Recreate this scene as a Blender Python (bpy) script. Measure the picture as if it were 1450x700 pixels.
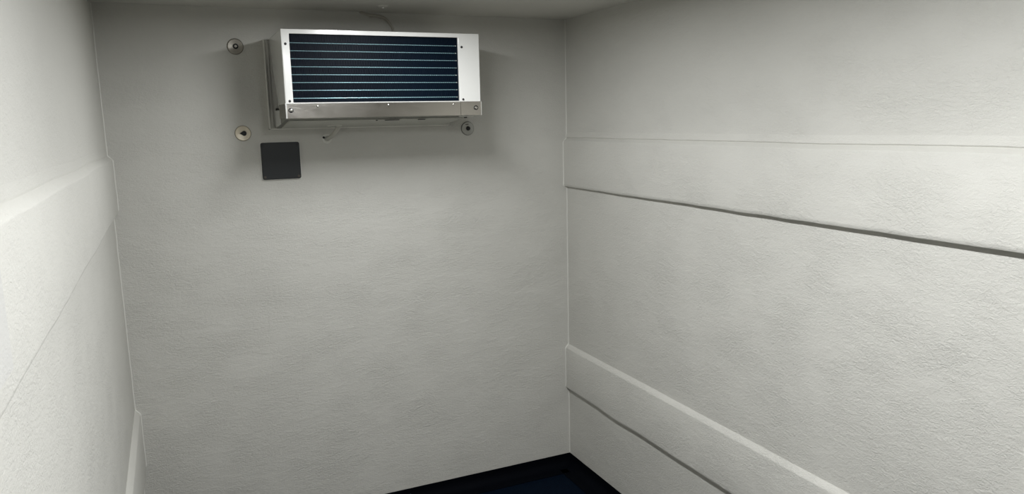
import bpy, bmesh, math, random
from mathutils import Vector, Matrix, noise
random.seed(4)
for o in list(bpy.data.objects): bpy.data.objects.remove(o)
S = bpy.context.scene
COL = S.collection

# ---------------------------------------------------------------- camera
cam = bpy.data.cameras.new('camera'); cam.lens = 26.60; cam.sensor_width = 36; cam.sensor_fit = 'HORIZONTAL'
cam.clip_start = 0.02
co = bpy.data.objects.new('camera', cam); COL.objects.link(co)
r_ = Vector((0.91100519, -0.41176979, -0.02269777)); u_ = Vector((0.088254, 0.14089908, 0.98608249))
f_ = Vector((0.40284089, 0.90032943, -0.16470012))
M = Matrix((r_, u_, -f_)).transposed().to_4x4(); M.translation = Vector((-1.7855, -3.3058, 1.7283))
co.matrix_world = M
S.camera = co
# ---------------------------------------------------------------- world, light, exposure
wd = bpy.data.worlds.new('world'); S.world = wd; wd.use_nodes = True
wd.node_tree.nodes['Background'].inputs[0].default_value = (0.5, 0.55, 0.6, 1)
wd.node_tree.nodes['Background'].inputs[1].default_value = 0.02
S.view_settings.view_transform = 'Standard'; S.view_settings.look = 'None'
S.view_settings.gamma = 1; S.view_settings.use_curve_mapping = False
S.view_settings.exposure = 0.0
LX, LZ = -1.04, 2.165
LAMPS = ((-.95, .52, 15), (-2.40, 1.00, 38))     # two ceiling lamps in line: centre y, length, watts
for ly, ln, en in LAMPS:
    L = bpy.data.lights.new('batten_light', 'AREA'); L.shape = 'RECTANGLE'; L.size = 0.10; L.size_y = ln
    L.energy = en; L.color = (0.985, 1.0, 1.02)
    lo = bpy.data.objects.new('batten_light', L); COL.objects.link(lo); lo.location = (LX, ly, LZ)

W = 2.002; H = 2.2; FZ = -0.065; YF = -4.3; T = 0.018
# ---------------------------------------------------------------- materials
def mat(name, col, rough=0.5, metal=0.0, spec=0.5, coat=0.0):
    m = bpy.data.materials.new(name); m.use_nodes = True
    b = m.node_tree.nodes['Principled BSDF']
    b.inputs['Base Color'].default_value = (*col, 1); b.inputs['Roughness'].default_value = rough
    b.inputs['Metallic'].default_value = metal; b.inputs['Specular IOR Level'].default_value = spec
    b.inputs['Coat Weight'].default_value = coat; b.inputs['Coat Roughness'].default_value = 0.08
    return m
def nd(m, t, **kw):
    n = m.node_tree.nodes.new(t)
    for k, v in kw.items():
        if k in n.inputs: n.inputs[k].default_value = v
        else: setattr(n, k, v)
    return n
def coords(m, scale=(1, 1, 1)):
    g = nd(m, 'ShaderNodeNewGeometry'); mp = nd(m, 'ShaderNodeMapping'); mp.inputs['Scale'].default_value = scale
    m.node_tree.links.new(g.outputs['Position'], mp.inputs['Vector']); return mp.outputs[0]
def wall_mat(name, col, strength=1.0):
    m = mat(name, col, 0.55, spec=0.35); lk = m.node_tree.links.new; b = m.node_tree.nodes['Principled BSDF']
    v = coords(m, (1, 1, 1.7))
    # trowelled, slightly wrinkled gel coat: stretched pits and ridges over soft waves
    n1 = nd(m, 'ShaderNodeTexNoise', Scale=92.0, Detail=5.0, Roughness=0.65, Distortion=0.9); lk(v, n1.inputs['Vector'])
    n2 = nd(m, 'ShaderNodeTexNoise', Scale=19.0, Detail=2.0, Roughness=0.5, Distortion=0.4); lk(v, n2.inputs['Vector'])
    n3 = nd(m, 'ShaderNodeTexNoise', Scale=3.2, Detail=1.0); lk(v, n3.inputs['Vector'])
    rr = nd(m, 'ShaderNodeMapRange'); lk(n1.outputs[0], rr.inputs[0])
    rr.inputs[1].default_value = 0.36; rr.inputs[2].default_value = 0.66
    # texture strength varies in patches, rougher low down
    ps = nd(m, 'ShaderNodeTexNoise', Scale=4.5, Detail=3.0); lk(v, ps.inputs['Vector'])
    pr = nd(m, 'ShaderNodeMapRange'); lk(ps.outputs[0], pr.inputs[0])
    pr.inputs[1].default_value = 0.35; pr.inputs[2].default_value = 0.68; pr.inputs[3].default_value = 0.35; pr.inputs[4].default_value = 1.1
    sx = nd(m, 'ShaderNodeSeparateXYZ'); g = nd(m, 'ShaderNodeNewGeometry'); lk(g.outputs['Position'], sx.inputs[0])
    zr = nd(m, 'ShaderNodeMapRange'); lk(sx.outputs['Z'], zr.inputs[0])
    zr.inputs[1].default_value = 2.2; zr.inputs[2].default_value = 0.9; zr.inputs[3].default_value = 0.35; zr.inputs[4].default_value = 1.0
    mm = nd(m, 'ShaderNodeMath', operation='MULTIPLY'); lk(pr.outputs[0], mm.inputs[0]); lk(zr.outputs[0], mm.inputs[1])
    m1 = nd(m, 'ShaderNodeMath', operation='MULTIPLY'); lk(rr.outputs[0], m1.inputs[0]); lk(mm.outputs[0], m1.inputs[1])
    b1 = nd(m, 'ShaderNodeBump', Strength=0.72 * strength, Distance=0.0022); lk(m1.outputs[0], b1.inputs['Height'])
    b2 = nd(m, 'ShaderNodeBump', Strength=0.5 * strength, Distance=0.0034); lk(n2.outputs[0], b2.inputs['Height']); lk(b1.outputs[0], b2.inputs['Normal'])
    b3 = nd(m, 'ShaderNodeBump', Strength=0.5 * strength, Distance=0.006); lk(n3.outputs[0], b3.inputs['Height']); lk(b2.outputs[0], b3.inputs['Normal'])
    lk(b3.outputs[0], b.inputs['Normal'])
    # faint uneven tone of the hand-applied coat
    mx = nd(m, 'ShaderNodeMixRGB'); mx.inputs[1].default_value = (*[c * 0.965 for c in col], 1); mx.inputs[2].default_value = (*[min(1, c * 1.03) for c in col], 1)
    n4 = nd(m, 'ShaderNodeTexNoise', Scale=2.3, Detail=3.0); lk(v, n4.inputs['Vector']); lk(n4.outputs[0], mx.inputs[0]); lk(mx.outputs[0], b.inputs['Base Color'])
    return m
def speck(m, scale, dist, strength=0.4):
    lk = m.node_tree.links.new; n = nd(m, 'ShaderNodeTexNoise', Scale=scale, Detail=3.0); lk(coords(m), n.inputs['Vector'])
    b = nd(m, 'ShaderNodeBump', Strength=strength, Distance=dist); lk(n.outputs[0], b.inputs['Height'])
    lk(b.outputs[0], m.node_tree.nodes['Principled BSDF'].inputs['Normal']); return m

WALLC = (0.55, 0.543, 0.502)
M_wall = wall_mat('wall_coat', WALLC); M_wall_smooth = wall_mat('wall_coat_smooth', WALLC, 0.7); M_ceil = wall_mat('ceiling_coat', (0.64, 0.63, 0.58), 0.5)
M_caulk = speck(mat('caulk', (0.64, 0.635, 0.59), 0.45), 60, 0.001)
M_floor = mat('floor_vinyl', (0.006, 0.016, 0.035), 0.6, spec=0.04)
def floor_nodes(m):
    lk = m.node_tree.links.new; b = m.node_tree.nodes['Principled BSDF']
    n = nd(m, 'ShaderNodeTexNoise', Scale=180.0, Detail=2.0); lk(coords(m), n.inputs['Vector'])
    r = nd(m, 'ShaderNodeValToRGB'); lk(n.outputs[0], r.inputs[0])
    r.color_ramp.elements[0].position = .4; r.color_ramp.elements[0].color = (.0004, .0022, .007, 1)
    r.color_ramp.elements[1].position = .75; r.color_ramp.elements[1].color = (.002, .008, .018, 1)
    lk(r.outputs[0], b.inputs['Base Color'])
    bp = nd(m, 'ShaderNodeBump', Strength=0.3, Distance=0.0006); lk(n.outputs[0], bp.inputs['Height']); lk(bp.outputs[0], b.inputs['Normal'])
floor_nodes(M_floor)
M_cove = speck(mat('cove_vinyl', (0.0008, 0.0014, 0.003), 0.7, spec=0.05), 120, 0.0005)
M_white = speck(mat('white_enamel', (0.72, 0.72, 0.69), 0.17, spec=0.5), 40, 0.0006, 0.25)
M_whiteback = mat('painted_backing', (0.74, 0.73, 0.68), 0.4)
M_pan = mat('galvanised_pan', (0.24, 0.24, 0.21), 0.5, 0.1)
M_pan2 = mat('galvanised_flange', (0.5, 0.5, 0.45), 0.4, 0.1)
M_steel = mat('brushed_steel', (0.42, 0.40, 0.365), 0.2, 1.0)
def steel_nodes(m):
    lk = m.node_tree.links.new; b = m.node_tree.nodes['Principled BSDF']
    n = nd(m, 'ShaderNodeTexNoise', Scale=9.0, Detail=3.0, Distortion=1.5); lk(coords(m, (1, 1, 2)), n.inputs['Vector'])
    bp = nd(m, 'ShaderNodeBump', Strength=0.15, Distance=0.003); lk(n.outputs[0], bp.inputs['Height']); lk(bp.outputs[0], b.inputs['Normal'])
    mr = nd(m, 'ShaderNodeMapRange'); lk(n.outputs[0], mr.inputs[0]); mr.inputs[3].default_value = .14; mr.inputs[4].default_value = .26
    lk(mr.outputs[0], b.inputs['Roughness'])
steel_nodes(M_steel)
M_edge = mat('polished_edge', (0.85, 0.85, 0.82), 0.2, 0.9)
M_fin = mat('coated_fin', (0.0006, 0.008, 0.021), 0.5, 0.0, spec=0.25)
M_tube = mat('coated_tube', (0.42, 0.70, 0.74), 0.3, 0.4)
M_dark = mat('dark_recess', (0.004, 0.006, 0.010), 0.8, spec=0.1)
M_screw = mat('screw_steel', (0.55, 0.54, 0.5), 0.22, 1.0)
M_screwd = mat('screw_black', (0.012, 0.012, 0.012), 0.4)
M_plate = speck(mat('charcoal_plastic', (0.013, 0.0155, 0.0165), 0.42, spec=0.4), 400, 0.0003)
M_disc = speck(mat('galvanised_washer', (0.32, 0.30, 0.26), 0.42, 0.55), 90, 0.0012)
M_discl = speck(mat('cream_washer', (0.62, 0.56, 0.44), 0.35, 0.25), 90, 0.0015)
M_discg = speck(mat('grey_washer', (0.36, 0.36, 0.33), 0.4, 0.3), 90, 0.001)
M_rim = mat('dark_rim', (0.06, 0.05, 0.04), 0.6)
M_hole = mat('black_hole', (0.006, 0.007, 0.008), 0.7)
M_pipe = mat('pale_plastic_pipe', (0.48, 0.47, 0.42), 0.4)
M_cable = mat('painted_cable', (0.42, 0.40, 0.35), 0.5)

# ---------------------------------------------------------------- mesh helpers
def link(name, bm, m, parent=None, smooth=False, loc=None):
    bmesh.ops.recalc_face_normals(bm, faces=bm.faces)
    me = bpy.data.meshes.new(name); bm.to_mesh(me); bm.free(); me.materials.append(m)
    if smooth:
        for p in me.polygons: p.use_smooth = True
        me.set_sharp_from_angle(angle=math.radians(28))
    o = bpy.data.objects.new(name, me); COL.objects.link(o)
    if parent: o.parent = parent
    return o
def box(bm, a, b, bev=0):
    r = bmesh.ops.create_cube(bm, size=1)
    vs = r['verts']
    for v in vs:
        v.co = Vector([(a[i] + b[i]) / 2 + v.co[i] * (b[i] - a[i]) for i in range(3)])
    if bev:
        es = list({e for v in vs for e in v.link_edges})
        bmesh.ops.bevel(bm, geom=es, offset=bev, segments=2, affect='EDGES')
def prism(bm, poly, d0, d1, axes=(1, 2, 0)):
    # poly in plane axes[0],axes[1]; extruded along axes[2]
    def P(a, b, c):
        q = [0, 0, 0]; q[axes[0]] = a; q[axes[1]] = b; q[axes[2]] = c; return bm.verts.new(q)
    A = [P(a, b, d0) for a, b in poly]; B = [P(a, b, d1) for a, b in poly]
    bm.faces.new(A); bm.faces.new(B[::-1])
    n = len(poly)
    for i in range(n): bm.faces.new((A[i], B[i], B[(i + 1) % n], A[(i + 1) % n]))
def tube(bm, pts, r, seg=12, caps=True):
    rings = []
    pts = [Vector(p) for p in pts]
    rs = r if isinstance(r, (list, tuple)) else [r] * len(pts)
    prev = None
    for i, p in enumerate(pts):
        t = (pts[min(i + 1, len(pts) - 1)] - pts[max(i - 1, 0)]).normalized()
        ref = prev if prev is not None else (Vector((0, 0, 1)) if abs(t.z) < .9 else Vector((1, 0, 0)))
        n = (ref - t * ref.dot(t)).normalized(); prev = n; b = t.cross(n)
        rings.append([bm.verts.new(p + (n * math.cos(2 * math.pi * k / seg) + b * math.sin(2 * math.pi * k / seg)) * rs[i]) for k in range(seg)])
    for a, c in zip(rings, rings[1:]):
        for k in range(seg): bm.faces.new((a[k], a[(k + 1) % seg], c[(k + 1) % seg], c[k]))
    if caps: bm.faces.new(rings[0][::-1]); bm.faces.new(rings[-1])
def lathe_y(bm, c, prof, seg=32, sx=1.0):
    # profile of (radius, distance out of the wall toward -y)
    rings = []
    for r, d in prof:
        if r == 0: rings.append([bm.verts.new((c[0], c[1] - d, c[2]))])
        else: rings.append([bm.verts.new((c[0] + sx * r * math.cos(2 * math.pi * k / seg), c[1] - d, c[2] + r * math.sin(2 * math.pi * k / seg))) for k in range(seg)])
    for a, b in zip(rings, rings[1:]):
        if len(a) == 1 and len(b) == 1: continue
        for k in range(seg):
            k2 = (k + 1) % seg
            if len(a) == 1: bm.faces.new((a[0], b[k], b[k2]))
            elif len(b) == 1: bm.faces.new((a[k], a[k2], b[0]))
            else: bm.faces.new((a[k], a[k2], b[k2], b[k]))
def catmull(P, n=8):
    P = [Vector(p) for p in P]; Q = [P[0]] + P + [P[-1]]; out = []
    for i in range(1, len(Q) - 2):
        for k in range(n):
            t = k / n; a, b, c, d = Q[i - 1], Q[i], Q[i + 1], Q[i + 2]
            out.append(0.5 * ((2 * b) + (c - a) * t + (2 * a - 5 * b + 4 * c - d) * t * t + (3 * b - a - 3 * c + d) * t ** 3))
    out.append(P[-1]); return out
def struct(o): o['kind'] = 'structure'; return o
def thing(name, loc, label, cat, group=None):
    o = bpy.data.objects.new(name, None); COL.objects.link(o); o.location = loc; o.empty_display_size = .05
    o['label'] = label; o['category'] = cat
    if group: o['group'] = group
    return o
def rel(o, root):      # child mesh was written in world coordinates: make it local to its thing
    o.data.transform(Matrix.Translation(-root.location)); o.parent = root; return o

# ---------------------------------------------------------------- room shell
bm = bmesh.new(); box(bm, (-W - .1, 0, FZ - .05), (.1, .1, H + .05)); struct(link('wall_back', bm, M_wall))
bm = bmesh.new(); box(bm, (0, YF, FZ - .05), (.1, 0, H + .05)); struct(link('wall_right', bm, M_wall))
bm = bmesh.new(); box(bm, (-W - .1, YF, FZ - .05), (-W, 0, H + .05)); struct(link('wall_left', bm, M_wall_smooth))
# front wall behind the camera, with the open doorway the picture is taken from
bm = bmesh.new(); box(bm, (-W - .1, YF - .1, FZ - .05), (-1.95, YF, H + .05)); box(bm, (-.95, YF - .1, FZ - .05), (.1, YF, H + .05)); box(bm, (-1.95, YF - .1, 1.98), (-.95, YF, H + .05)); struct(link('wall_front', bm, M_wall))
bm = bmesh.new(); box(bm, (-W, YF, H), (0, 0, H + .05)); struct(link('ceiling', bm, M_ceil))
bm = bmesh.new(); box(bm, (-W, YF, FZ - .05), (0, 0, FZ)); struct(link('floor', bm, M_floor))
# coved vinyl skirting running up to the wall coat
def cove(name, side):
    prof = [(0.0, 0.0), (.004, -.0), (.0045, -.02)]
    R0 = .042
    for k in range(0, 7):
        a = math.pi / 2 * k / 6; prof.append((.0045 + R0 * (1 - math.cos(a)), FZ + .003 + R0 * (1 - math.sin(a))))
    prof += [(.085, FZ + .003), (.085, FZ + .0002), (0, FZ + .0002)]
    bm = bmesh.new()
    if side == 'back': prism(bm, [(-d, z) for d, z in prof], -W + .001, -.001, (1, 2, 0))
    elif side == 'right': prism(bm, [(-d, z) for d, z in prof], YF + .001, -.001, (0, 2, 1))
    else: prism(bm, [(-W + d, z) for d, z in prof], YF + .001, -.001, (0, 2, 1))
    struct(link('baseboard_' + side, bm, M_cove, smooth=True))
for s in ('back', 'right', 'left'): cove(s, s)

# raised buffer bands on both side walls: chamfered top and bottom, slightly wavy by hand
def band(name, side, z0, z1, seed, hb, ht):
    T = .018
    lip = .0040 if side == 'right' else .0018
    q = 2.0 if hb > .012 else 1.0
    prof = [(-.001, z0), (T - .006 * q, z0), (T - .002 * q, z0 + .0016 * q), (T - .0004 * q, z0 + .005 * q), (T, z0 + hb), (T, z1 - ht - .002), (T * .92, z1 - ht + .002), (.0012, z1 - .0006), (.0012, z1)] + ([(lip, z1 + .0035), (lip - .0002, z1 + .006), (-.0005, z1 + .030)] if z0 > 1 else [(-.001, z1)])
    bm = bmesh.new(); rings = []; n = 160
    for i in range(n + 1):
        y = -.0005 + (YF + .001) * i / n
        w0 = noise.noise(Vector((y * 2.6, seed, 0))) * .0035 + noise.noise(Vector((y * 9, seed, 5))) * .0016
        w1 = noise.noise(Vector((y * 2.2, seed, 9))) * .003 + noise.noise(Vector((y * 11, seed, 15))) * .0012
        if seed == 2.0: w0 -= .006 * math.exp(-((y + .48) / .12) ** 2)
        ring = []
        for k, (d, z) in enumerate(prof):
            w = w0 if k < 5 else w1
            if seed == 1.0 and 0 < k < 5: d += .011 * min(1, -y / 2.2)      # this lip stands further out towards the door
            x = -d if side == 'right' else -W + d
            ring.append(bm.verts.new((x, y, z + w)))
        rings.append(ring)
    m = len(prof)
    for a, b in zip(rings, rings[1:]):
        for k in range(m): bm.faces.new((a[k], a[(k + 1) % m], b[(k + 1) % m], b[k]))
    bm.faces.new(rings[0]); bm.faces.new(rings[-1][::-1])
    struct(link(name, bm, M_wall if side == 'right' else M_wall_smooth, smooth=True))
band('trim_1', 'right', 1.400, 1.639, 1.0, .016, .016)
band('trim_2', 'right', 0.359, 0.593, 2.0, .010, .019)
band('trim_3', 'left', 1.406, 1.631, 3.0, .009, .017)
band('trim_4', 'left', 0.350, 0.602, 4.0, .009, .022)
# caulk beads in the two back corners, stepping round the bands
def bead(name, side, bands):
    zs = []
    z = 0.002
    while z < H:
        d = 0
        for a, b in bands:
            if a < z < b: d = T * min(1, (z - a) / .006, (b - z) / .02)
        w = noise.noise(Vector((z * 14, 3, 1))) * .0012
        x = -d - .001 + w if side == 'right' else -W + d + .001 + w
        zs.append((x, -.001, z)); z += .006
    bm = bmesh.new(); tube(bm, zs, 0.0032, 8); struct(link(name, bm, M_caulk, smooth=True))
bead('trim_5', 'right', [(.359, .593), (1.400, 1.639)])
bead('trim_6', 'left', [(.350, .602), (1.410, 1.631)])
# little caulk blobs where the bands meet the back wall
# faint flat repair patch on the left band, at the edge of the photograph
pt = None
bm = bmesh.new(); box(bm, (-W + T - .001, -2.42, 1.44), (-W + T + .0012, -2.232, 1.572), .0006)
M_patch = wall_mat('patch_coat', (0.53, 0.525, 0.50), .5)
pt = link('wall_patch', bm, M_patch)
pt['label'] = 'faint grey rectangular patch on the raised left wall band at the picture edge'; pt['category'] = 'patch'

# ---------------------------------------------------------------- unit cooler
U = thing('unit_cooler', (-.981, 0, 1.75), 'white wall-mounted unit cooler with a dark finned coil and steel drip tray', 'cooler')
X0, X1, YF_, ZT, ZM, ZB = -1.372, -.590, -.35, 2.080, 1.810, 1.755
TH = .003
def part(name, bm, m, smooth=False, parent=None, label=None):
    o = link(name, bm, m, None, smooth); o.data.transform(Matrix.Translation(-U.location)); o.parent = parent or U
    if label: o['label'] = label
    return o
# wall plate with turned-out rim
bm = bmesh.new(); box(bm, (-1.396, -.006, 1.716), (-.612, -.0005, 2.073))
for a, b in (((-1.397, -.030, 1.714), (-1.393, -.004, 2.075)), ((-1.397, -.030, 1.714), (-.62, -.004, 1.718)), ((-1.396, -.014, 1.716), (-1.378, -.004, 2.073)), ((-1.396, -.022, 1.716), (-.612, -.004, 1.722)),
             ((-.617, -.022, 1.716), (-.612, -.004, 2.06))):
    box(bm, a, b, .001)
part('wall_plate', bm, M_whiteback)
# casing: front frame with window
bm = bmesh.new()
cx0, cx1, cz0, cz1 = -1.343, -.681, 1.8135, 2.064
def frame_poly(bm, y0, y1):
    o = [(X0, ZM), (X1, ZM), (X1, ZT), (X0, ZT)]; i = [(cx0, cz0), (cx1, cz0), (cx1, cz1), (cx0, cz1)]
    F = {}
    for y in (y0, y1):
        F[y] = ([bm.verts.new((a, y, b)) for a, b in o], [bm.verts.new((a, y, b)) for a, b in i])
    for k in range(4):
        k2 = (k + 1) % 4
        for y in (y0, y1): bm.faces.new((F[y][0][k], F[y][0][k2], F[y][1][k2], F[y][1][k]))
        bm.faces.new((F[y0][0][k], F[y0][0][k2], F[y1][0][k2], F[y1][0][k]))
        bm.faces.new((F[y0][1][k], F[y0][1][k2], F[y1][1][k2], F[y1][1][k]))
frame_poly(bm, YF_, YF_ + .012)
fr = part('front_frame', bm, M_white)
bv = fr.modifiers.new('bevel', 'BEVEL'); bv.width = .0022; bv.segments = 3; bv.limit_method = 'ANGLE'
bm = bmesh.new(); box(bm, (X0, YF_ + .012, ZT - TH), (X1, -.024, ZT), .001); part('top_panel', bm, M_white)
# left side panel: open wedge at its rear, cut at a slant
bm = bmesh.new()
prism(bm, [(YF_ + .012, ZM - .0), (YF_ + .012, ZT - TH), (-.024, ZT - TH), (-.020, 2.035), (-.165, 1.790), (-.022, 1.790), (-.022, 1.722), (-.17, 1.7345), (-.17, ZM - .0)], X0, X0 + TH, (1, 2, 0))
part('side_panel', bm, M_white)
bm = bmesh.new(); box(bm, (X1 - TH, YF_ + .012, ZB), (X1, -.024, ZT - TH), .001); part('side_panel', bm, M_white)
bm = bmesh.new(); box(bm, (X0 + .004, -.11, 1.785), (X0 + .03, -.03, 1.800), .002); part('dark_hole_block', bm, M_screwd, label='dark block standing in for the hole in the side gap')  # added dark block, stands for the dark hole low in the gap
# steel drip-tray fascia
bm = bmesh.new()
box(bm, (X0 - .001, YF_ - .004, ZB), (-.6805, YF_ + .0, ZM), .0009)
box(bm, (X0 - .001, YF_ + .0005, ZB + .001), (X0 + .002, YF_ + .178, ZM), .0008)
part('drip_tray', bm, M_steel, label='brushed steel drip tray')
bm = bmesh.new(); box(bm, (-.6795, YF_ - .0036, ZB), (X1 + .001, YF_, ZM), .0009)
box(bm, (X1 - .001, YF_ + .0005, ZB), (X1 + .002, YF_ + .17, ZM), .0008)
part('tray_end_plate', bm, M_steel, label='brushed steel end plate')
bm = bmesh.new(); box(bm, (X0 - .002, YF_ - .0062, ZB - .001), (X0 + .0035, YF_ - .003, ZM + .001), .0008)
box(bm, (X1 - .001, YF_ - .0055, ZB - .001), (X1 + .002, YF_ - .003, ZM + .001), .0008)
box(bm, (X0, YF_ - .0058, ZM - .0015), (-.681, YF_ - .003, ZM + .0015), .0006)
part('tray_edge', bm, M_edge, label='bright folded steel edge')
# sloping pan under the coil
bm = bmesh.new()
prism(bm, [(YF_ + .006, ZB + .004), (YF_ + .006, ZB + .010), (-.022, 1.80), (-.022, 1.722), (-.035, 1.720)], X0 + .004, -.632, (1, 2, 0))
part('drain_pan', bm, M_pan)
bm = bmesh.new()
prism(bm, [(-.262, 1.7475), (-.262, 1.7435), (-.255, 1.7420), (-.03, 1.7170), (-.03, 1.7205)], X0 + .02, -.645, (1, 2, 0))
part('pan_flange', bm, M_pan2)
for a, b in ((-1.011, -1.005), (-.975, -.915), (-.835, -.805)):
    bm = bmesh.new(); box(bm, (a, -.268, 1.7408), (b, -.258, 1.7432), .0005); part('drain_slot', bm, M_dark)
bm = bmesh.new(); box(bm, (-.668, -.31, 1.7485), (-.606, -.29, 1.7545), .001); part('bracket', bm, M_whiteback)
bm = bmesh.new()
tube(bm, [(-.640, -.300, 1.7485), (-.640, -.300, 1.744)], .007, 12); part('bolt', bm, M_screwd)
# coil
bm = bmesh.new(); box(bm, (cx0 - .02, -.300, cz0 - .01), (cx1 + .02, -.296, cz1 + .008)); part('coil_backing', bm, M_dark)
bm = bmesh.new(); n = 142
for i in range(n):
    x = cx0 - .004 + (cx1 - cx0 + .008) * i / (n - 1)
    box(bm, (x - .0009, -.3360, cz0 - .006), (x + .0004, -.302, cz1 + .006))
o = part('fin_pack', bm, M_fin); o['kind'] = 'stuff'
for i in range(8):
    z = 2.0325 - i * .0290
    bm = bmesh.new(); tube(bm, [(cx0 - .008, -.3326, z), (cx1 - .003, -.3326, z)], .00175, 8)
    t_ = part('coil_tube', bm, M_tube, True)
    bm = bmesh.new(); lathe_y(bm, (cx1 - .0065, -.3345, z), [(.0022, -.002), (.0022, .0012), (0, .0018)], 10)
    part('tube_end', bm, M_edge, True, parent=t_)
# screws
def screw(x, z, r, y, m, name='screw', ring=None):
    bm = bmesh.new()
    lathe_y(bm, (x, y, z), [(r, -.0012), (r, .0006), (r * .8, .0022), (r * .35, .003), (r * .3, .0018), (0, .0018)], 16)
    s = part(name, bm, m, True)
    return s
for x, z in ((-1.3577, 2.0267), (-1.356, 1.8190), (-.6664, 2.0271), (-.6662, 1.8190)):
    s = screw(x, z, .0048, YF_ - .0003, M_screwd); s['label'] = 'small black casing screw'
for x, z in ((-1.3545, 1.785), (-.6129, 1.785)):
    bm = bmesh.new(); lathe_y(bm, (x, YF_ - .004, z), [(.0095, -.001), (.0095, .0008), (.008, .0012), (0, .0012)], 20)
    w_ = part('washer', bm, M_screwd, True)
    screw(x, z, .0065, YF_ - .0052, M_screw)
for x, z in ((-1.2559, 1.798), (-.9817, 1.7997), (-.7098, 1.7992)):
    screw(x, z, .0042, YF_ - .004, M_screw)
# clip under the pan that carries the drain
bm = bmesh.new(); box(bm, (-1.175, -.10, 1.7225), (-1.115, -.06, 1.7275), .001); part('pipe_clip', bm, M_whiteback)

# drain pipe
D = thing('drain_pipe', (-1.162, 0, 1.672), 'short pale drain pipe bending from under the unit cooler into the wall', 'pipe')
bm = bmesh.new(); tube(bm, catmull([(-1.128, -.085, 1.727), (-1.130, -.083, 1.715), (-1.142, -.055, 1.690), (-1.155, -.022, 1.675), (-1.162, .004, 1.670)]), .0085, 14)
rel(link('pipe', bm, M_pipe, None, True), D)
bm = bmesh.new(); lathe_y(bm, (-1.162, 0, 1.670), [(.021, -.001), (.020, .003), (.014, .005), (.010, .002)], 24); rel(link('sealant_ring', bm, M_caulk, None, True), D)
bm = bmesh.new(); lathe_y(bm, (-1.176, 0, 1.676), [(.005, -.001), (.005, .0055), (0, .006)], 14); rel(link('gap', bm, M_hole, None, True), D)

# cable above the unit
Cb = thing('power_cable', (-.85, 0, 2.10), 'thin painted cable curving from the unit cooler top up to the ceiling', 'cable')
bm = bmesh.new(); tube(bm, catmull([(-.846, -.010, 2.081), (-.850, -.006, 2.128), (-.866, -.006, 2.158), (-.884, -.006, 2.176), (-.91, -.006, 2.184), (-.952, -.006, 2.188), (-.985, -.006, 2.196), (-.990, -.006, 2.1995)]), .0055, 10)
rel(link('sheath', bm, M_cable, None, True), Cb)
bm = bmesh.new(); tube(bm, catmull([(-.90, -.0045, 2.176), (-.925, -.0045, 2.181), (-.952, -.0045, 2.178)]), .003, 8); rel(link('tie', bm, M_cable, None, True), Cb)
# small ceiling fixing
Cf = thing('ceiling_fixing', (-.94, -.19, H), 'small painted cap with a bright screw on the ceiling above the cooler', 'fixing')
def lathe_z(bm, c, prof, seg=24):
    lathe_y(bm, (0, 0, 0), prof, seg); bmesh.ops.rotate(bm, verts=bm.verts, cent=(0, 0, 0), matrix=Matrix.Rotation(math.radians(90), 3, 'X')); bmesh.ops.translate(bm, verts=bm.verts, vec=c)
bm = bmesh.new(); lathe_z(bm, (-.94, -.19, H), [(.024, -.0005), (.023, .003), (.016, .006), (0, .007)]); rel(link('cap', bm, M_ceil, None, True), Cf)
bm = bmesh.new(); lathe_z(bm, (-.94, -.19, H - .007), [(.005, -.001), (.0045, .002), (0, .003)], 14); rel(link('screw', bm, M_edge, None, True), Cf)

# ---------------------------------------------------------------- fixing discs on the back wall
def disc(name, x, z, label, m, kind):
    t = thing(name, (x, 0, z), label, 'disc')
    bm = bmesh.new(); lathe_y(bm, (x, 0, z), [(.0318, -.001), (.0318, .0012), (.031, .0016), (0, .0016)], 36)
    rel(link('rim', bm, M_rim, None, True), t)
    bm = bmesh.new()
    lathe_y(bm, (x, 0, z), [(.0308, .001), (.0305, .0045), (.028, .0062), (.020, .0052), (.012, .0035), (0, .0032)], 36)
    rel(link('washer', bm, m, None, True), t)
    bm = bmesh.new()
    if kind == 'ring':
        lathe_y(bm, (x + .001, 0, z + .001), [(.0105, .003), (.0105, .006), (.0055, .0065), (.0052, .0048)], 24)
        rel(link('bolt_socket', bm, M_hole, None, True), t)
        bm = bmesh.new(); lathe_y(bm, (x + .001, 0, z + .001), [(.0052, .003), (.005, .0058), (0, .0064)], 16)
        rel(link('bolt_tip', bm, m, None, True), t)
    elif kind == 'arrow':
        P = [(-.0135, 0)] + [(.0045 + .0095 * math.cos(a), .0105 * math.sin(a)) for a in [math.radians(q) for q in (105, 70, 35, 0, -35, -70, -105)]]
        P = [(x + a, z + b) for a, b in P]; prism(bm, P, -.0065, -.003, (0, 2, 1))
        rel(link('bolt_socket', bm, M_hole, None), t)
        bm = bmesh.new(); lathe_y(bm, (x + .003, 0, z), [(.0035, .006), (.003, .0072), (0, .0076)], 12)
        rel(link('bolt_tip', bm, M_plate, None, True), t)
    else:
        lathe_y(bm, (x + .002, 0, z), [(.0098, .003), (.0095, .0068), (.006, .0075), (0, .006)], 6 if False else 20)
        rel(link('bolt', bm, M_hole, None, True), t)
        bm = bmesh.new(); box(bm, (x - .012, -.0068, z + .017), (x + .004, -.0040, z + .0205), .001)
        rel(link('mark', bm, M_rim, None), t)
disc('fixing_disc', -1.5032, 2.0473, 'dull grey-brown fixing disc on the back wall left of the cooler top', M_disc, 'ring')
disc('fixing_disc', -1.5003, 1.7022, 'pale cream fixing disc with a black arrow-shaped hole, above the dark square plate', M_discl, 'arrow')
disc('fixing_disc', -.5174, 1.6978, 'grey fixing disc with a dark centre under the right end of the cooler', M_discg, 'bolt')

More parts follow.
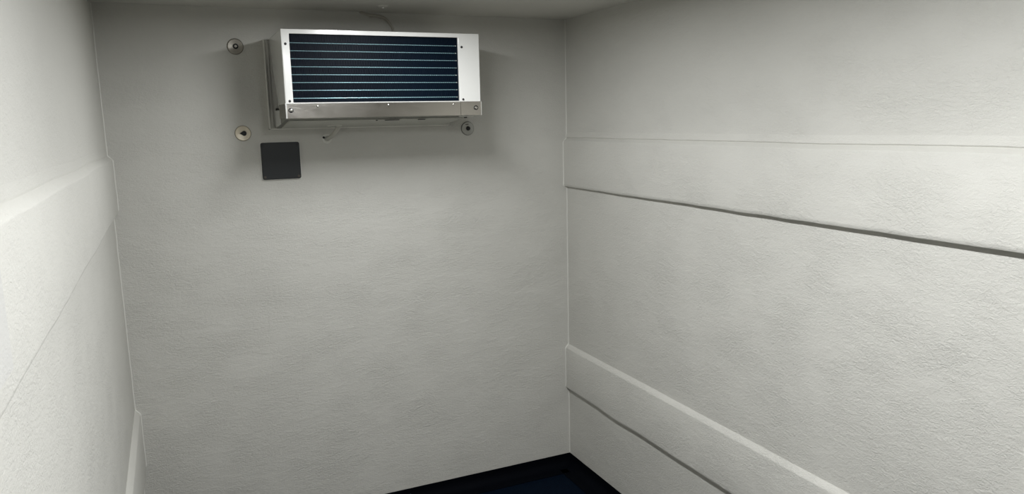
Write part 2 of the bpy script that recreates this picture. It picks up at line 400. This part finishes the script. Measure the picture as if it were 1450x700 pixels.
# ---------------------------------------------------------------- dark square blanking plate
B = thing('cover_plate', (-1.359, 0, 1.585), 'dark charcoal square cover plate with four corner screws on the back wall', 'plate')
def rrect(x0, x1, z0, z1, r, n=5):
    P = []
    for cx, cz, a0 in ((x1 - r, z1 - r, 0), (x0 + r, z1 - r, 90), (x0 + r, z0 + r, 180), (x1 - r, z0 + r, 270)):
        for k in range(n + 1):
            a = math.radians(a0 + 90 * k / n); P.append((cx + r * math.cos(a), cz + r * math.sin(a)))
    return P
px0, px1, pz0, pz1 = -1.4365, -1.2805, 1.5085, 1.6615
bm = bmesh.new(); prism(bm, rrect(px0 - .004, px1 + .004, pz0 - .004, pz1 + .004, .010), -.0035, .0, (0, 2, 1)); rel(link('sealant', bm, M_caulk), B)
bm = bmesh.new(); prism(bm, rrect(px0, px1, pz0, pz1, .008), -.011, -.003, (0, 2, 1))
o = rel(link('plate', bm, M_plate), B); bv = o.modifiers.new('bevel', 'BEVEL'); bv.width = .002; bv.segments = 3; bv.limit_method = 'ANGLE'
for x in (px0 + .009, px1 - .010):
    for z in (pz0 + .010, pz1 - .009):
        bm = bmesh.new(); lathe_y(bm, (x, -.011, z), [(.0055, -.0005), (.0055, .0005), (.0045, .0013), (.002, .0016), (0, .0006)], 14)
        rel(link('screw', bm, M_plate if z > 1.6 else M_rim, None, True), B)

# ---------------------------------------------------------------- ceiling batten lamp (out of frame, lights the room)
M_glow = mat('lamp_diffuser', (.9, .9, .9), .4)
b_ = M_glow.node_tree.nodes['Principled BSDF']; b_.inputs['Emission Color'].default_value = (1, 1, .98, 1); b_.inputs['Emission Strength'].default_value = 4
LABS = ('short white lamp on the ceiling in front of the unit cooler', 'white batten lamp on the ceiling near the doorway')
for (LY, LLEN, en), lab in zip(LAMPS, LABS):
    Lm = thing('ceiling_lamp', (LX, LY, H), lab, 'lamp')
    bm = bmesh.new(); box(bm, (LX - .06, LY - LLEN / 2 - .03, LZ + .006), (LX + .06, LY + LLEN / 2 + .03, H - .0005), .004); rel(link('housing', bm, M_white), Lm)
    bm = bmesh.new(); box(bm, (LX - .05, LY - LLEN / 2, LZ + .002), (LX + .05, LY + LLEN / 2, LZ + .0055), .001); rel(link('diffuser', bm, M_glow), Lm)
    if LY < -2:      # added unseen baffle on the cooler side, keeps this lamp off the upper back wall
        bm = bmesh.new(); box(bm, (LX - .085, LY + LLEN / 2 + .012, LZ - .105), (LX + .085, LY + LLEN / 2 + .020, LZ + .02), .002); rel(link('added_baffle', bm, M_white), Lm)
